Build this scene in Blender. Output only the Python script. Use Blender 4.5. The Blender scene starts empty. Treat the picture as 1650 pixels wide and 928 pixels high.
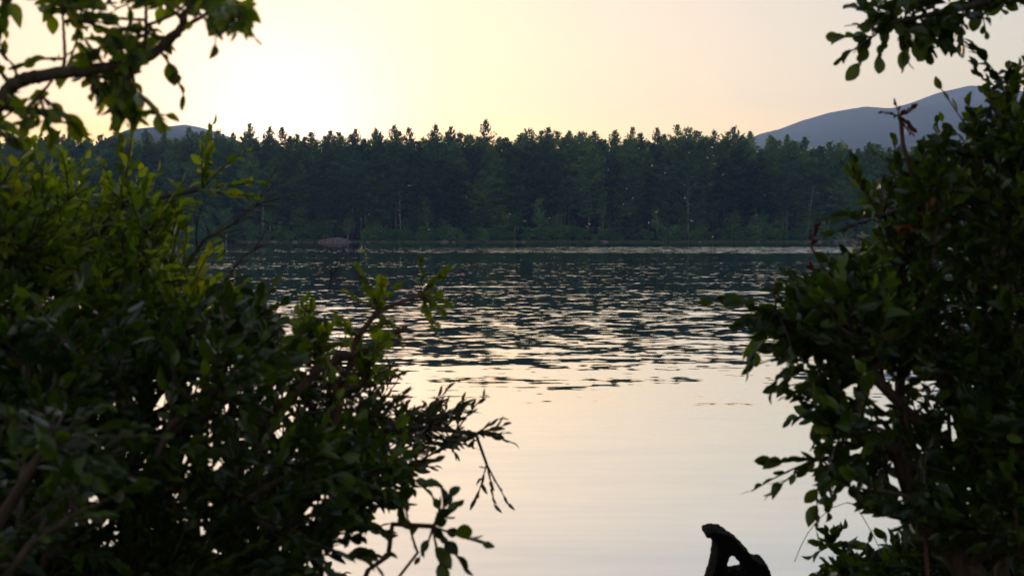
import bpy, math, random
import numpy as np
from mathutils import Vector, Matrix, noise

# ------------------------------------------------------------------ camera, sky, sun, exposure
S = bpy.context.scene
C = S.collection
W0, H0 = 1650.0, 928.0
LENS = 50.0
FPX = LENS / 36.0 * W0                       # focal length in photo pixels
PITCH = math.atan((464 - 373) / FPX)         # the horizon sits above the middle of the frame
EYE = Vector((0, 0, 2.5))
cam_d = bpy.data.cameras.new("camera"); cam = bpy.data.objects.new("camera", cam_d); C.objects.link(cam)
cam.location = EYE
cam.rotation_euler = (math.pi / 2 - PITCH, 0, 0)
cam_d.lens = LENS; cam_d.sensor_width = 36.0
cam_d.clip_start = 0.05; cam_d.clip_end = 20000
cam_d.dof.use_dof = True; cam_d.dof.focus_distance = 60.0; cam_d.dof.aperture_fstop = 9.0
S.camera = cam

SUN_EL = math.radians(3.55)
SUN_AZ = math.atan((455 - 825) / FPX)        # left of the middle
sun_dir = Vector((math.sin(SUN_AZ) * math.cos(SUN_EL), math.cos(SUN_AZ) * math.cos(SUN_EL), math.sin(SUN_EL)))
world = bpy.data.worlds.new("World"); S.world = world; world.use_nodes = True
nt = world.node_tree; nt.nodes.clear()
N = nt.nodes.new; L = nt.links.new
sky = N('ShaderNodeTexSky'); sky.sky_type = 'NISHITA'; sky.sun_disc = False
sky.sun_elevation = SUN_EL; sky.sun_rotation = SUN_AZ
sky.air_density = 1.0; sky.dust_density = 0.5; sky.ozone_density = 1.0; sky.altitude = 200
hs = N('ShaderNodeGamma'); hs.inputs['Gamma'].default_value = 0.66      # softens the range between the glow and the rest of the sky
bg = N('ShaderNodeBackground'); bg.inputs['Strength'].default_value = 0.14
out = N('ShaderNodeOutputWorld')
h2 = N('ShaderNodeHueSaturation'); h2.inputs['Saturation'].default_value = 1.1
L(sky.outputs[0], hs.inputs['Color']); L(hs.outputs[0], h2.inputs['Color']); 
h3 = N('ShaderNodeMixRGB'); h3.blend_type = 'MULTIPLY'; h3.inputs[0].default_value = 1; h3.inputs[2].default_value = (1.0, 0.885, 0.86, 1)
L(h2.outputs[0], h3.inputs[1])
# the bright aureole round the low sun
tc = N('ShaderNodeTexCoord'); dp = N('ShaderNodeVectorMath'); dp.operation = 'DOT_PRODUCT'; dp.inputs[1].default_value = (sun_dir - Vector((0, 0, 0.012))).normalized()
nv = N('ShaderNodeVectorMath'); nv.operation = 'NORMALIZE'; L(tc.outputs['Generated'], nv.inputs[0]); L(nv.outputs[0], dp.inputs[0])
pw = N('ShaderNodeMath'); pw.operation = 'POWER'; L(dp.outputs['Value'], pw.inputs[0]); pw.inputs[1].default_value = 330.0
pm = N('ShaderNodeMath'); pm.operation = 'MAXIMUM'; L(pw.outputs[0], pm.inputs[0]); pm.inputs[1].default_value = 0.0
gl = N('ShaderNodeMixRGB'); gl.blend_type = 'ADD'; gl.inputs[2].default_value = (1.2, 1.5, 2.6, 1)
L(pm.outputs[0], gl.inputs[0]); L(h3.outputs[0], gl.inputs[1]); L(gl.outputs[0], bg.inputs['Color']); L(bg.outputs[0], out.inputs['Surface'])
sun_l = bpy.data.lights.new("sun", 'SUN'); sun_l.energy = 2.0; sun_l.angle = math.radians(0.5); sun_l.color = (1.0, 0.72, 0.42)
sun = bpy.data.objects.new("sun", sun_l); C.objects.link(sun)
sun.rotation_euler = (-sun_dir).to_track_quat('-Z', 'Y').to_euler()
vs = S.view_settings
vs.view_transform = 'Standard'; vs.look = 'None'; vs.gamma = 1; vs.use_curve_mapping = False
vs.exposure = 1.5
S.cycles.max_bounces = 8; S.cycles.transmission_bounces = 4; S.cycles.volume_bounces = 0
S.cycles.use_denoising = True

rng = np.random.default_rng(11)
random.seed(5)

def at(px, py, d):
    """point on the ray of a photo pixel, d metres in front of the eye"""
    u = (px - W0 / 2) / FPX; v = (H0 / 2 - py) / FPX
    cp, sp = math.cos(PITCH), math.sin(PITCH)
    return np.array([u * d, (cp + v * sp) * d, EYE.z + (v * cp - sp) * d])

# ------------------------------------------------------------------ helpers
def tag(o, label=None, cat=None, group=None, kind=None):
    if label: o['label'] = label
    if cat: o['category'] = cat
    if group: o['group'] = group
    if kind: o['kind'] = kind
    return o

def empty(name, loc=(0, 0, 0), rz=0.0):
    o = bpy.data.objects.new(name, None); C.objects.link(o)
    o.location = loc; o.rotation_euler = (0, 0, rz); o.empty_display_size = 0.2
    return o

def np_mesh(name, V, F, mat, var=None, smooth=False):
    """V (n,3), F list of (m,k) int arrays"""
    me = bpy.data.meshes.new(name)
    V = np.asarray(V, dtype=np.float32)
    loops = np.concatenate([f.reshape(-1) for f in F]).astype(np.int32)
    tot = np.concatenate([np.full(len(f), f.shape[1], dtype=np.int32) for f in F])
    start = np.concatenate([[0], np.cumsum(tot)[:-1]]).astype(np.int32)
    me.vertices.add(len(V)); me.vertices.foreach_set('co', V.reshape(-1))
    me.loops.add(len(loops)); me.loops.foreach_set('vertex_index', loops)
    me.polygons.add(len(tot)); me.polygons.foreach_set('loop_start', start); me.polygons.foreach_set('loop_total', tot)
    if smooth: me.polygons.foreach_set('use_smooth', np.ones(len(tot), dtype=bool))
    me.update(calc_edges=True)
    if var is not None:
        a = me.attributes.new('var', 'FLOAT', 'POINT'); a.data.foreach_set('value', np.asarray(var, dtype=np.float32))
    me.materials.append(mat)
    return me

def obj(name, me, parent=None):
    o = bpy.data.objects.new(name, me); C.objects.link(o)
    if parent is not None: o.parent = parent
    return o

class Acc:
    def __init__(s): s.V = []; s.F = {}; s.n = 0; s.var = []
    def add(s, V, F, var=0.5):
        V = np.asarray(V, dtype=float).reshape(-1, 3)
        s.V.append(V)
        for f in F:
            f = np.asarray(f, dtype=int)
            s.F.setdefault(f.shape[1], []).append(f + s.n)
        s.var.append(np.broadcast_to(np.asarray(var, dtype=float), (len(V),)))
        s.n += len(V)
    def mesh(s, name, mat, smooth=False, origin=(0, 0, 0)):
        V = np.concatenate(s.V) - np.asarray(origin, dtype=float)
        F = [np.concatenate(v) for v in s.F.values()]
        return np_mesh(name, V, F, mat, np.concatenate(s.var), smooth)

def unit(a):
    a = np.asarray(a, dtype=float)
    return a / np.maximum(np.linalg.norm(a, axis=-1, keepdims=True), 1e-9)

def tube(acc, P, R, n=6, var=0.5, cap=True):
    """smooth tapered tube along the points P with radii R"""
    P = np.asarray(P, dtype=float); R = np.asarray(R, dtype=float); m = len(P)
    T = np.gradient(P, axis=0); T = unit(T)
    up = np.array([0.31, 0.17, 0.93]); X = unit(np.cross(T, up)); Y = np.cross(T, X)
    a = np.arange(n) / n * 2 * math.pi
    V = P[:, None] + R[:, None, None] * (np.cos(a)[None, :, None] * X[:, None] + np.sin(a)[None, :, None] * Y[:, None])
    i = np.arange(m - 1)[:, None] * n; j = np.arange(n)[None]; k = (j + 1) % n
    Q = np.stack([i + j, i + k, i + n + k, i + n + j], -1).reshape(-1, 4)
    V = V.reshape(-1, 3); F = [Q]
    if cap:
        V = np.vstack([V, P[0], P[-1]]); j = np.arange(n); k = (j + 1) % n
        F.append(np.stack([k, j, np.full(n, m * n)], -1))
        F.append(np.stack([(m - 1) * n + j, (m - 1) * n + k, np.full(n, m * n + 1)], -1))
    acc.add(V, F, var)

# ------------------------------------------------------------------ materials
def mat(name):
    m = bpy.data.materials.new(name); m.use_nodes = True
    nt = m.node_tree; nt.nodes.clear()
    o = nt.nodes.new('ShaderNodeOutputMaterial')
    return m, nt.nodes.new, nt.links.new, o

def leaf_mat(name, cols, trans=0.45, tcol=None, rough=0.4, spec=0.35, tboost=1.5, per_tree=0.0):
    m, N, L, o = mat(name)
    at_ = N('ShaderNodeAttribute'); at_.attribute_name = 'var'
    r = N('ShaderNodeValToRGB')
    if per_tree:      # every tree has a tone of its own
        oi = N('ShaderNodeObjectInfo'); mm = N('ShaderNodeMix'); mm.inputs[0].default_value = per_tree
        L(at_.outputs['Fac'], mm.inputs[2]); L(oi.outputs['Random'], mm.inputs[3]); L(mm.outputs[0], r.inputs[0])
    else: L(at_.outputs['Fac'], r.inputs[0])
    r.color_ramp.elements[0].color = (*cols[0], 1); r.color_ramp.elements[1].color = (*cols[-1], 1)
    for i, c in enumerate(cols[1:-1]):
        e = r.color_ramp.elements.new((i + 1) / (len(cols) - 1)); e.color = (*c, 1)
    p = N('ShaderNodeBsdfPrincipled'); p.inputs['Roughness'].default_value = rough
    p.inputs['Specular IOR Level'].default_value = spec
    L(r.outputs[0], p.inputs['Base Color'])
    t = N('ShaderNodeBsdfTranslucent')
    mx = N('ShaderNodeMixRGB'); mx.blend_type = 'MULTIPLY'; mx.inputs[0].default_value = 1
    mx.inputs[2].default_value = (*(tcol or (tboost * 1.3, tboost * 1.25, tboost * 0.35)), 1)
    L(r.outputs[0], mx.inputs[1]); L(mx.outputs[0], t.inputs['Color'])
    ms = N('ShaderNodeMixShader'); ms.inputs[0].default_value = trans
    L(p.outputs[0], ms.inputs[1]); L(t.outputs[0], ms.inputs[2]); L(ms.outputs[0], o.inputs['Surface'])
    return m

def bark_mat(name, c1, c2, scale=30.0, rough=0.85):
    m, N, L, o = mat(name)
    tc = N('ShaderNodeTexCoord'); mp = N('ShaderNodeMapping'); mp.inputs['Scale'].default_value = (1, 1, 0.35)
    n = N('ShaderNodeTexNoise'); n.inputs['Scale'].default_value = scale; n.inputs['Detail'].default_value = 6
    L(tc.outputs['Object'], mp.inputs[0]); L(mp.outputs[0], n.inputs['Vector'])
    r = N('ShaderNodeValToRGB'); r.color_ramp.elements[0].position = 0.35; r.color_ramp.elements[1].position = 0.7
    r.color_ramp.elements[0].color = (*c1, 1); r.color_ramp.elements[1].color = (*c2, 1)
    L(n.outputs['Fac'], r.inputs[0])
    p = N('ShaderNodeBsdfPrincipled'); p.inputs['Roughness'].default_value = rough
    L(r.outputs[0], p.inputs['Base Color'])
    b = N('ShaderNodeBump'); b.inputs['Strength'].default_value = 0.6; b.inputs['Distance'].default_value = 0.3 / scale
    L(n.outputs['Fac'], b.inputs['Height']); L(b.outputs[0], p.inputs['Normal'])
    L(p.outputs[0], o.inputs['Surface'])
    return m

M = {}
M['pine'] = leaf_mat('pine needles', [(0.018, 0.036, 0.010), (0.085, 0.16, 0.035), (0.21, 0.32, 0.07)], 0.35, rough=0.6, spec=0.2, per_tree=0.55)
M['leafy'] = leaf_mat('far broad leaves', [(0.06, 0.13, 0.03), (0.11, 0.22, 0.05), (0.20, 0.33, 0.09)], 0.3, rough=0.6, spec=0.2, per_tree=0.4)
M['shrub'] = leaf_mat('shrub leaves', [(0.028, 0.046, 0.005), (0.065, 0.10, 0.008), (0.12, 0.17, 0.010), (0.19, 0.20, 0.016)], 0.5, rough=0.33, spec=0.45, tboost=2.2)
M['shrub_dark'] = leaf_mat('glossy dark leaves', [(0.014, 0.026, 0.005), (0.030, 0.052, 0.007), (0.095, 0.14, 0.012)], 0.4, rough=0.3, spec=0.5)
M['fine'] = leaf_mat('narrow brown green leaves', [(0.025, 0.035, 0.012), (0.045, 0.055, 0.015), (0.07, 0.06, 0.02)], 0.25)
M['red'] = leaf_mat('dark red young leaves', [(0.05, 0.012, 0.01), (0.09, 0.025, 0.012)], 0.3, tcol=(1.6, 0.6, 0.4))
M['orange'] = leaf_mat('turned orange leaves', [(0.09, 0.03, 0.010), (0.15, 0.06, 0.015)], 0.35, tcol=(1.5, 0.8, 0.4))
M['bark'] = bark_mat('brown twig bark', (0.035, 0.022, 0.014), (0.10, 0.065, 0.045), 60)
M['redbark'] = bark_mat('reddish branch bark', (0.06, 0.025, 0.015), (0.16, 0.08, 0.05), 60)
M['pinebark'] = bark_mat('grey pine bark', (0.07, 0.055, 0.045), (0.16, 0.13, 0.11), 3)
M['palebark'] = bark_mat('pale dead wood', (0.22, 0.20, 0.18), (0.42, 0.38, 0.34), 3)
M['log'] = bark_mat('silhouette dark log bark', (0.003, 0.002, 0.0015), (0.009, 0.007, 0.005), 14)  # near-black base colour paints in the shade of a backlit silhouette
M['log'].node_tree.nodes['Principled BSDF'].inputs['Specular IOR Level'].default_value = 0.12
M['rock'] = bark_mat('pinkish shore rock', (0.12, 0.08, 0.07), (0.28, 0.20, 0.17), 1.2)

# ------------------------------------------------------------------ setting: ground, mountains, water
SHORE = 330.0
def shore_y(x):
    return SHORE + 2.2 * math.sin(x * 0.045 + 1) + 1.2 * math.sin(x * 0.13) + 0.00035 * x * x
def near_edge(x): return 9.2 + 0.5 * math.sin(x * 0.9)
def ground_z(x, y):
    n = noise.fractal(Vector((x * 0.05, y * 0.05, 3.3)), 1.0, 2.0, 4)
    if y < near_edge(x):
        t = min(1, max(0, (near_edge(x) - y) / 4.6))
        z = -0.12 + 1.37 * t + (0.05 * noise.noise(Vector((x * 2, y * 2, 0)))) * t
        if y < 0: z += min(3.0, -y * 0.03)
        return z
    s = shore_y(x)
    if y < s:
        a = min(1, (y - near_edge(x)) / 8); b = min(1, (s - y) / 12)
        return -0.12 - 1.8 * min(a, b)
    d = y - s
    return -0.05 + min(1.2, d * 0.16) + max(0, min(d, 110) - 12) * 0.085 + n * min(1.0, d * 0.02)

xs = np.concatenate([-np.geomspace(1850, 12, 34), np.linspace(-10, 10, 41), np.geomspace(12, 1850, 34)])
ys = np.concatenate([np.linspace(-380, -10, 12), np.linspace(-8, 20, 57), np.geomspace(22, 300, 22), np.linspace(306, 380, 50), np.geomspace(386, 1960, 34)])
V = [(x, y, ground_z(x, y)) for y in ys for x in xs]
nx = len(xs); ii = (np.arange(len(ys) - 1)[:, None] * nx + np.arange(nx - 1)[None]).reshape(-1)
Fq = np.stack([ii, ii + 1, ii + nx + 1, ii + nx], -1)
m, Nn, Ll, o_ = mat('forest floor earth')
tc = Nn('ShaderNodeTexCoord'); n1 = Nn('ShaderNodeTexNoise'); n1.inputs['Scale'].default_value = 6; n1.inputs['Detail'].default_value = 8
r = Nn('ShaderNodeValToRGB'); r.color_ramp.elements[0].color = (0.012, 0.011, 0.006, 1); r.color_ramp.elements[1].color = (0.05, 0.045, 0.022, 1)
p = Nn('ShaderNodeBsdfPrincipled'); p.inputs['Roughness'].default_value = 0.95
Ll(tc.outputs['Object'], n1.inputs['Vector']); Ll(n1.outputs['Fac'], r.inputs[0]); Ll(r.outputs[0], p.inputs['Base Color'])
bb = Nn('ShaderNodeBump'); bb.inputs['Distance'].default_value = 0.05; Ll(n1.outputs['Fac'], bb.inputs['Height']); Ll(bb.outputs[0], p.inputs['Normal'])
Ll(p.outputs[0], o_.inputs['Surface']); M['ground'] = m
tag(obj('ground', np_mesh('ground', V, [Fq], M['ground'], smooth=True)), 'dark wooded ground of both lake banks', 'ground', kind='structure')

# water: real mirror-like surface, its ripples a field of slopes in metres
m, Nn, Ll, o_ = mat('lake water'); M['water'] = m
geo = Nn('ShaderNodeNewGeometry'); sep = Nn('ShaderNodeSeparateXYZ'); Ll(geo.outputs['Position'], sep.inputs[0])
def noise_slope(scale_x, scale_y, detail, amp, rough=0.5, off=0.0):
    mp = Nn('ShaderNodeMapping'); mp.inputs['Scale'].default_value = (scale_x, scale_y, 1); mp.inputs['Location'].default_value = (off, off * 1.7, off)
    mp.inputs['Rotation'].default_value = (0, 0, math.radians(5))
    Ll(geo.outputs['Position'], mp.inputs[0])
    n = Nn('ShaderNodeTexNoise'); n.inputs['Scale'].default_value = 1; n.inputs['Detail'].default_value = detail; n.inputs['Roughness'].default_value = rough
    Ll(mp.outputs[0], n.inputs['Vector'])
    s = Nn('ShaderNodeVectorMath'); s.operation = 'SUBTRACT'; s.inputs[1].default_value = (0.5, 0.5, 0.5); Ll(n.outputs['Color'], s.inputs[0])
    k = Nn('ShaderNodeVectorMath'); k.operation = 'SCALE'; Ll(s.outputs[0], k.inputs[0])
    if isinstance(amp, (int, float)): k.inputs['Scale'].default_value = amp
    else: Ll(amp, k.inputs['Scale'])
    return k.outputs[0]
def mrange(src, a, b, c, d):
    n = Nn('ShaderNodeMapRange'); n.interpolation_type = 'SMOOTHSTEP'
    n.inputs[1].default_value = a; n.inputs[2].default_value = b; n.inputs[3].default_value = c; n.inputs[4].default_value = d
    Ll(src, n.inputs[0]); return n.outputs[0]
def mth(op, a, b):
    n = Nn('ShaderNodeMath'); n.operation = op
    for i, v in enumerate((a, b)):
        if isinstance(v, (int, float)): n.inputs[i].default_value = v
        else: Ll(v, n.inputs[i])
    return n.outputs[0]
# wind patches: calm by the bank, rippled in the open, a rougher streak far out
wob = Nn('ShaderNodeTexNoise'); wob.inputs['Scale'].default_value = 0.035; wob.inputs['Detail'].default_value = 3
mpw = Nn('ShaderNodeMapping'); mpw.inputs['Scale'].default_value = (0.4, 1.0, 1); Ll(geo.outputs['Position'], mpw.inputs[0]); Ll(mpw.outputs[0], wob.inputs['Vector'])
ywob = mth('ADD', sep.outputs['Y'], mth('MULTIPLY', mth('SUBTRACT', wob.outputs['Fac'], 0.5), 12.0))
open_amp = mrange(ywob, 12.0, 40.0, 0.08, 1.05)
patch = mrange(wob.outputs['Fac'], 0.35, 0.62, 0.75, 1.15)
far_calm = mrange(sep.outputs['Y'], 232.0, 246.0, 1.0, 0.10)
ripple = mth('MULTIPLY', mth('MULTIPLY', mth('MULTIPLY', open_amp, patch), far_calm), 0.11)
streak = mth('MULTIPLY', mth('MULTIPLY', mrange(sep.outputs['Y'], 150.0, 178.0, 0.0, 1.0), mrange(sep.outputs['Y'], 226.0, 242.0, 1.0, 0.0)), mrange(sep.outputs['X'], -30.0, 40.0, 0.35, 1.0))
streak = mth('MULTIPLY', streak, 1.0)
ripple = mth('MULTIPLY', ripple, mrange(sep.outputs['Y'], 35.0, 130.0, 1.0, 1.25))
tot = noise_slope(2.8, 3.6, 1.0, mth('MULTIPLY', ripple, 0.75))
for s_ in (noise_slope(1.35, 1.9, 1.0, mth('MULTIPLY', ripple, 0.85), off=11.0), noise_slope(0.9, 1.5, 3.0, streak, off=7.0), noise_slope(0.10, 0.6, 3.0, 0.085, off=3.0), noise_slope(1.0, 5.0, 2.0, 0.032, off=5.0)):
    a = Nn('ShaderNodeVectorMath'); a.operation = 'ADD'; Ll(tot, a.inputs[0]); Ll(s_, a.inputs[1]); tot = a.outputs[0]
mulv = Nn('ShaderNodeVectorMath'); mulv.operation = 'MULTIPLY'; Ll(tot, mulv.inputs[0]); mulv.inputs[1].default_value = (0.6, 1.0, 0.0)
addz = Nn('ShaderNodeVectorMath'); addz.operation = 'ADD'; Ll(mulv.outputs[0], addz.inputs[0]); addz.inputs[1].default_value = (0, 0, 1)
nrm = Nn('ShaderNodeVectorMath'); nrm.operation = 'NORMALIZE'; Ll(addz.outputs[0], nrm.inputs[0])
p = Nn('ShaderNodeBsdfPrincipled'); p.inputs['Base Color'].default_value = (0.006, 0.012, 0.016, 1)
p.inputs['Roughness'].default_value = 0.02; p.inputs['IOR'].default_value = 2.4
gl = Nn('ShaderNodeBsdfGlossy'); gl.inputs['Roughness'].default_value = 0.02; gl.inputs['Color'].default_value = (0.90, 0.955, 0.97, 1)
mxw = Nn('ShaderNodeMixShader'); mxw.inputs[0].default_value = 0.72
Ll(nrm.outputs[0], gl.inputs['Normal']); Ll(p.outputs[0], mxw.inputs[1]); Ll(gl.outputs[0], mxw.inputs[2])
Ll(nrm.outputs[0], p.inputs['Normal']); Ll(mxw.outputs[0], o_.inputs['Surface'])
V = [(-900, 2, 0), (900, 2, 0), (900, 420, 0), (-900, 420, 0)]
gx = np.linspace(-900, 900, 19); gy = np.linspace(2, 650, 8)
V = [(x, y, 0.0) for y in gy for x in gx]; nx = len(gx)
ii = (np.arange(len(gy) - 1)[:, None] * nx + np.arange(nx - 1)[None]).reshape(-1)
tag(obj('water', np_mesh('water', V, [np.stack([ii, ii + 1, ii + nx + 1, ii + nx], -1)], M['water'])), 'rippled lake water reflecting the sunset sky', 'water', kind='structure')

# mountains
m, Nn, Ll, o_ = mat('distant wooded slope')
tc = Nn('ShaderNodeTexCoord'); n1 = Nn('ShaderNodeTexNoise'); n1.inputs['Scale'].default_value = 0.02; n1.inputs['Detail'].default_value = 8
r = Nn('ShaderNodeValToRGB'); r.color_ramp.elements[0].color = (0.03, 0.045, 0.05, 1); r.color_ramp.elements[1].color = (0.06, 0.075, 0.07, 1)
p = Nn('ShaderNodeBsdfPrincipled'); p.inputs['Roughness'].default_value = 1; p.inputs['Specular IOR Level'].default_value = 0
Ll(tc.outputs['Object'], n1.inputs['Vector']); Ll(n1.outputs['Fac'], r.inputs[0]); Ll(r.outputs[0], p.inputs['Base Color']); Ll(p.outputs[0], o_.inputs['Surface'])
M['mountain'] = m
def mountain(name, prof, D, label, depth):
    px = np.array([q[0] for q in prof], float); py = np.array([q[1] for q in prof], float)
    U = np.linspace(px[0], px[-1], 160); T = np.linspace(-1, 1, 41)
    V = []
    for i, t in enumerate(T):
        for u in U:
            e = np.interp(u, px, py); P = at(u, e, D); h = P[2]
            hh = h * (1 - abs(t) ** 1.5)
            x, y = P[0] * (1 + 0.0 * t), P[1] + t * depth
            hh += (noise.fractal(Vector((x * 0.004, y * 0.004, 1)), 1, 2, 5) * 14 + noise.fractal(Vector((x * 0.05, y * 0.05, 1)), 1, 2, 3) * 1.2) * min(1, abs(t) * 3 + 0.08) * min(1, h / 60)
            V.append((x, y, max(hh, 0) - 0.5))
    n = len(U); ii = (np.arange(len(T) - 1)[:, None] * n + np.arange(n - 1)[None]).reshape(-1)
    return tag(obj(name, np_mesh(name, V, [np.stack([ii, ii + 1, ii + n + 1, ii + n], -1)], M['mountain'], smooth=True)), label, 'mountain', kind='structure')
mountain('mountain', [(1100, 372), (1170, 240), (1225, 215), (1255, 208), (1290, 195), (1330, 184), (1380, 175), (1430, 176), (1470, 165), (1510, 150), (1560, 138), (1600, 141), (1660, 150), (1760, 185), (1850, 230), (1950, 372)], 1500, 'long blue mountain ridge rising behind the forest on the right', 330)
mountain('hills', [(60, 372), (160, 230), (205, 208), (240, 204), (270, 203), (298, 200), (320, 204), (352, 213), (400, 234), (480, 260), (560, 372)], 1580, 'low rounded blue hill behind the forest on the left', 260)

# ------------------------------------------------------------------ far forest
def tuft_faces(P, size, rg, flat=0.45, per=1, aspect=0.45, var=None):
    """small leaf-clump blades at the points P"""
    n = len(P) * per; P = np.repeat(P, per, axis=0) + rg.normal(0, 1, (n, 3)) * size * 0.5
    a = rg.normal(0, 1, (n, 3)); a[:, 2] *= flat; a = unit(a)
    b = rg.normal(0, 1, (n, 3)); b = unit(b - (a * b).sum(1, keepdims=True) * a)
    s = size * rg.uniform(0.6, 1.4, (n, 1)); w = s * aspect
    V = np.stack([P - a * s, P + b * w, P + a * s * 1.1, P - b * w], 1).reshape(-1, 3)
    F = np.arange(n * 4).reshape(n, 4)
    v = np.repeat(rg.uniform(0, 1, n) if var is None else np.clip(np.repeat(var, per) + rg.normal(0, .15, n), 0, 1), 4)
    return V, F, v

def make_pine(h, seed, crown0=0.3, rad=3.2, gap=0.0, top='spire', dense=1.0):
    rg = np.random.default_rng(seed)
    tr = Acc(); cr = Acc()
    k = 9; z = np.linspace(0, h * 0.985, k); lean = rg.normal(0, 0.25, 2)
    ax = np.stack([lean[0] * (z / h) ** 2 * 2, lean[1] * (z / h) ** 2 * 2, z], 1)
    tube(tr, ax, 0.011 * h * (1 - z / h) ** 0.8 + 0.03, 7)
    zz = h * crown0
    P_all = []; v_all = []
    while zz < h - 0.15:
        t = max(0.0, (zz / h - crown0) / (1 - crown0))
        base = np.array([np.interp(zz, z, ax[:, 0]), np.interp(zz, z, ax[:, 1]), zz])
        below = (h - zz)
        full = (0.6 + 0.4 * min(1, t * 5)) if top == 'spire' else (0.7 + 0.3 * min(1, t * 4))
        prof = min(full, (below * (0.58 if top == 'spire' else 0.8) + 0.22) / rad)
        nb = rg.integers(5, 8); a0 = rg.uniform(0, 6.28)
        for b in range(nb):
            if rg.uniform() < gap: continue
            a = a0 + b * 6.283 / nb + rg.normal(0, 0.25)
            ln = rad * prof * rg.uniform(0.5, 1.35)
            up = (rg.uniform(0.0, 0.35) + 0.55 * max(0, 1 - below / 3.5)) * ln
            s = np.linspace(0, 1, 5)
            Q = base + np.stack([np.cos(a) * ln * s, np.sin(a) * ln * s, up * s ** 1.6 - 0.12 * ln * np.sin(s * 3.14)], 1)
            if ln > 0.8: tube(tr, Q, 0.05 * (1 - s) + 0.012, 4, cap=False)
            nt_ = int((5 + ln * 6.5) * dense)
            ss = rg.uniform(0.25, 1.05, nt_) ** 0.8
            side = rg.normal(0, 0.15 * ln, nt_) * (0.4 if below < 3 else 1)
            R = base + np.stack([np.cos(a) * ln * ss - np.sin(a) * side, np.sin(a) * ln * ss + np.cos(a) * side,
                                 up * ss ** 1.6 - 0.12 * ln * np.sin(ss * 3.14) + rg.normal(0, 0.10, nt_)], 1)
            P_all.append(R); v_all.append(np.full(nt_, rg.uniform(0.0, 1.0)))
        zz += rg.uniform(0.5, 0.95) * (1 - 0.25 * t)
    tip = np.stack([rg.normal(0, 0.16, 5), rg.normal(0, 0.16, 5), np.linspace(h - 0.7, h, 5)], 1); tip[:, :2] += ax[-1, :2]
    P_all.append(tip); v_all.append(np.full(5, 0.6))
    P = np.concatenate(P_all); vv = np.concatenate(v_all)
    Vv, F, v = tuft_faces(P, 0.25, rg, 0.5, 3, 0.28, vv)
    cr.add(Vv, [F], v)
    return tr.mesh('pine trunk', M['pinebark']), cr.mesh('pine crown', M['pine'])

def make_leafy(h, seed, rad=2.2, bark='palebark', crown0=0.3, lean=0.6, foliage=1.0):
    rg = np.random.default_rng(seed)
    tr = Acc(); cr = Acc(); k = 8; s = np.linspace(0, 1, k)
    lx, ly = rg.normal(0, lean, 2)
    ax = np.stack([lx * s ** 1.5 + 0.12 * np.sin(s * 7 + seed), ly * s ** 1.5, s * h * 0.95], 1)
    tube(tr, ax, (0.016 * h) * (1 - s) ** 0.8 + 0.03, 7)
    P_all = []; v_all = []
    for i in range(int(26 * foliage) + 6):
        t = rg.uniform(crown0, 0.97); b = np.array([np.interp(t, s, ax[:, j]) for j in range(3)])
        a = rg.uniform(0, 6.28); ln = rad * (1 - ((t - crown0) / (1 - crown0) - 0.35) ** 2 * 1.4) * rg.uniform(0.45, 1.1); ln = max(ln, 0.4)
        up = ln * rg.uniform(0.3, 0.9); q = np.linspace(0, 1, 5)
        Q = b + np.stack([np.cos(a) * ln * q, np.sin(a) * ln * q, up * q], 1)
        tube(tr, Q, 0.045 * (1 - q) + 0.012, 4, cap=False)
        n = int(34 * foliage)
        c = Q[rg.integers(2, 5, n)] + rg.normal(0, 1, (n, 3)) * np.array([0.5, 0.5, 0.32]) * (0.35 + 0.22 * ln)
        P_all.append(c); v_all.append(np.full(n, rg.uniform(0.1, 0.9)))
    Vv, F, v = tuft_faces(np.concatenate(P_all), 0.17, rg, 0.7, 2, 0.55, np.concatenate(v_all)); cr.add(Vv, [F], v)
    return tr.mesh('leafy trunk', M[bark]), cr.mesh('leafy crown', M['leafy'])

def make_dead(h, seed, stub=False):
    rg = np.random.default_rng(seed); tr = Acc(); k = 8; s = np.linspace(0, 1, k)
    ax = np.stack([0.3 * np.sin(s * 3 + seed), 0.2 * np.cos(s * 2), s * h], 1)
    tube(tr, ax, 0.014 * h * (1 - s * 0.85) + 0.03, 7)
    br = Acc()
    for i in range(2 if stub else 26):
        t = rg.uniform(0.3, 0.97); b = np.array([np.interp(t, s, ax[:, j]) for j in range(3)])
        a = rg.uniform(0, 6.28); ln = rg.uniform(0.5, 2.4) * (1.1 - t * 0.7); q = np.linspace(0, 1, 5)
        up = rg.uniform(-0.3, 0.6) * ln
        Q = b + np.stack([np.cos(a) * ln * q, np.sin(a) * ln * q, up * q ** 1.7], 1) + rg.normal(0, 0.05, (5, 3)) * q[:, None]
        tube(br, Q, 0.05 * (1 - q) + 0.015, 4, cap=False)
    return tr.mesh('dead trunk', M['palebark']), br.mesh('dead branches', M['palebark'])

def place(kind, meshes, x, y, z, rz, sc, label, cat, group=None, names=('trunk', 'crown')):
    t = empty(kind, (x, y, z), rz); t.scale = (sc[0], sc[0], sc[1])
    for nme, me in zip(names, meshes): obj(nme, me, t)
    tag(t, label, cat, group); return t

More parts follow.
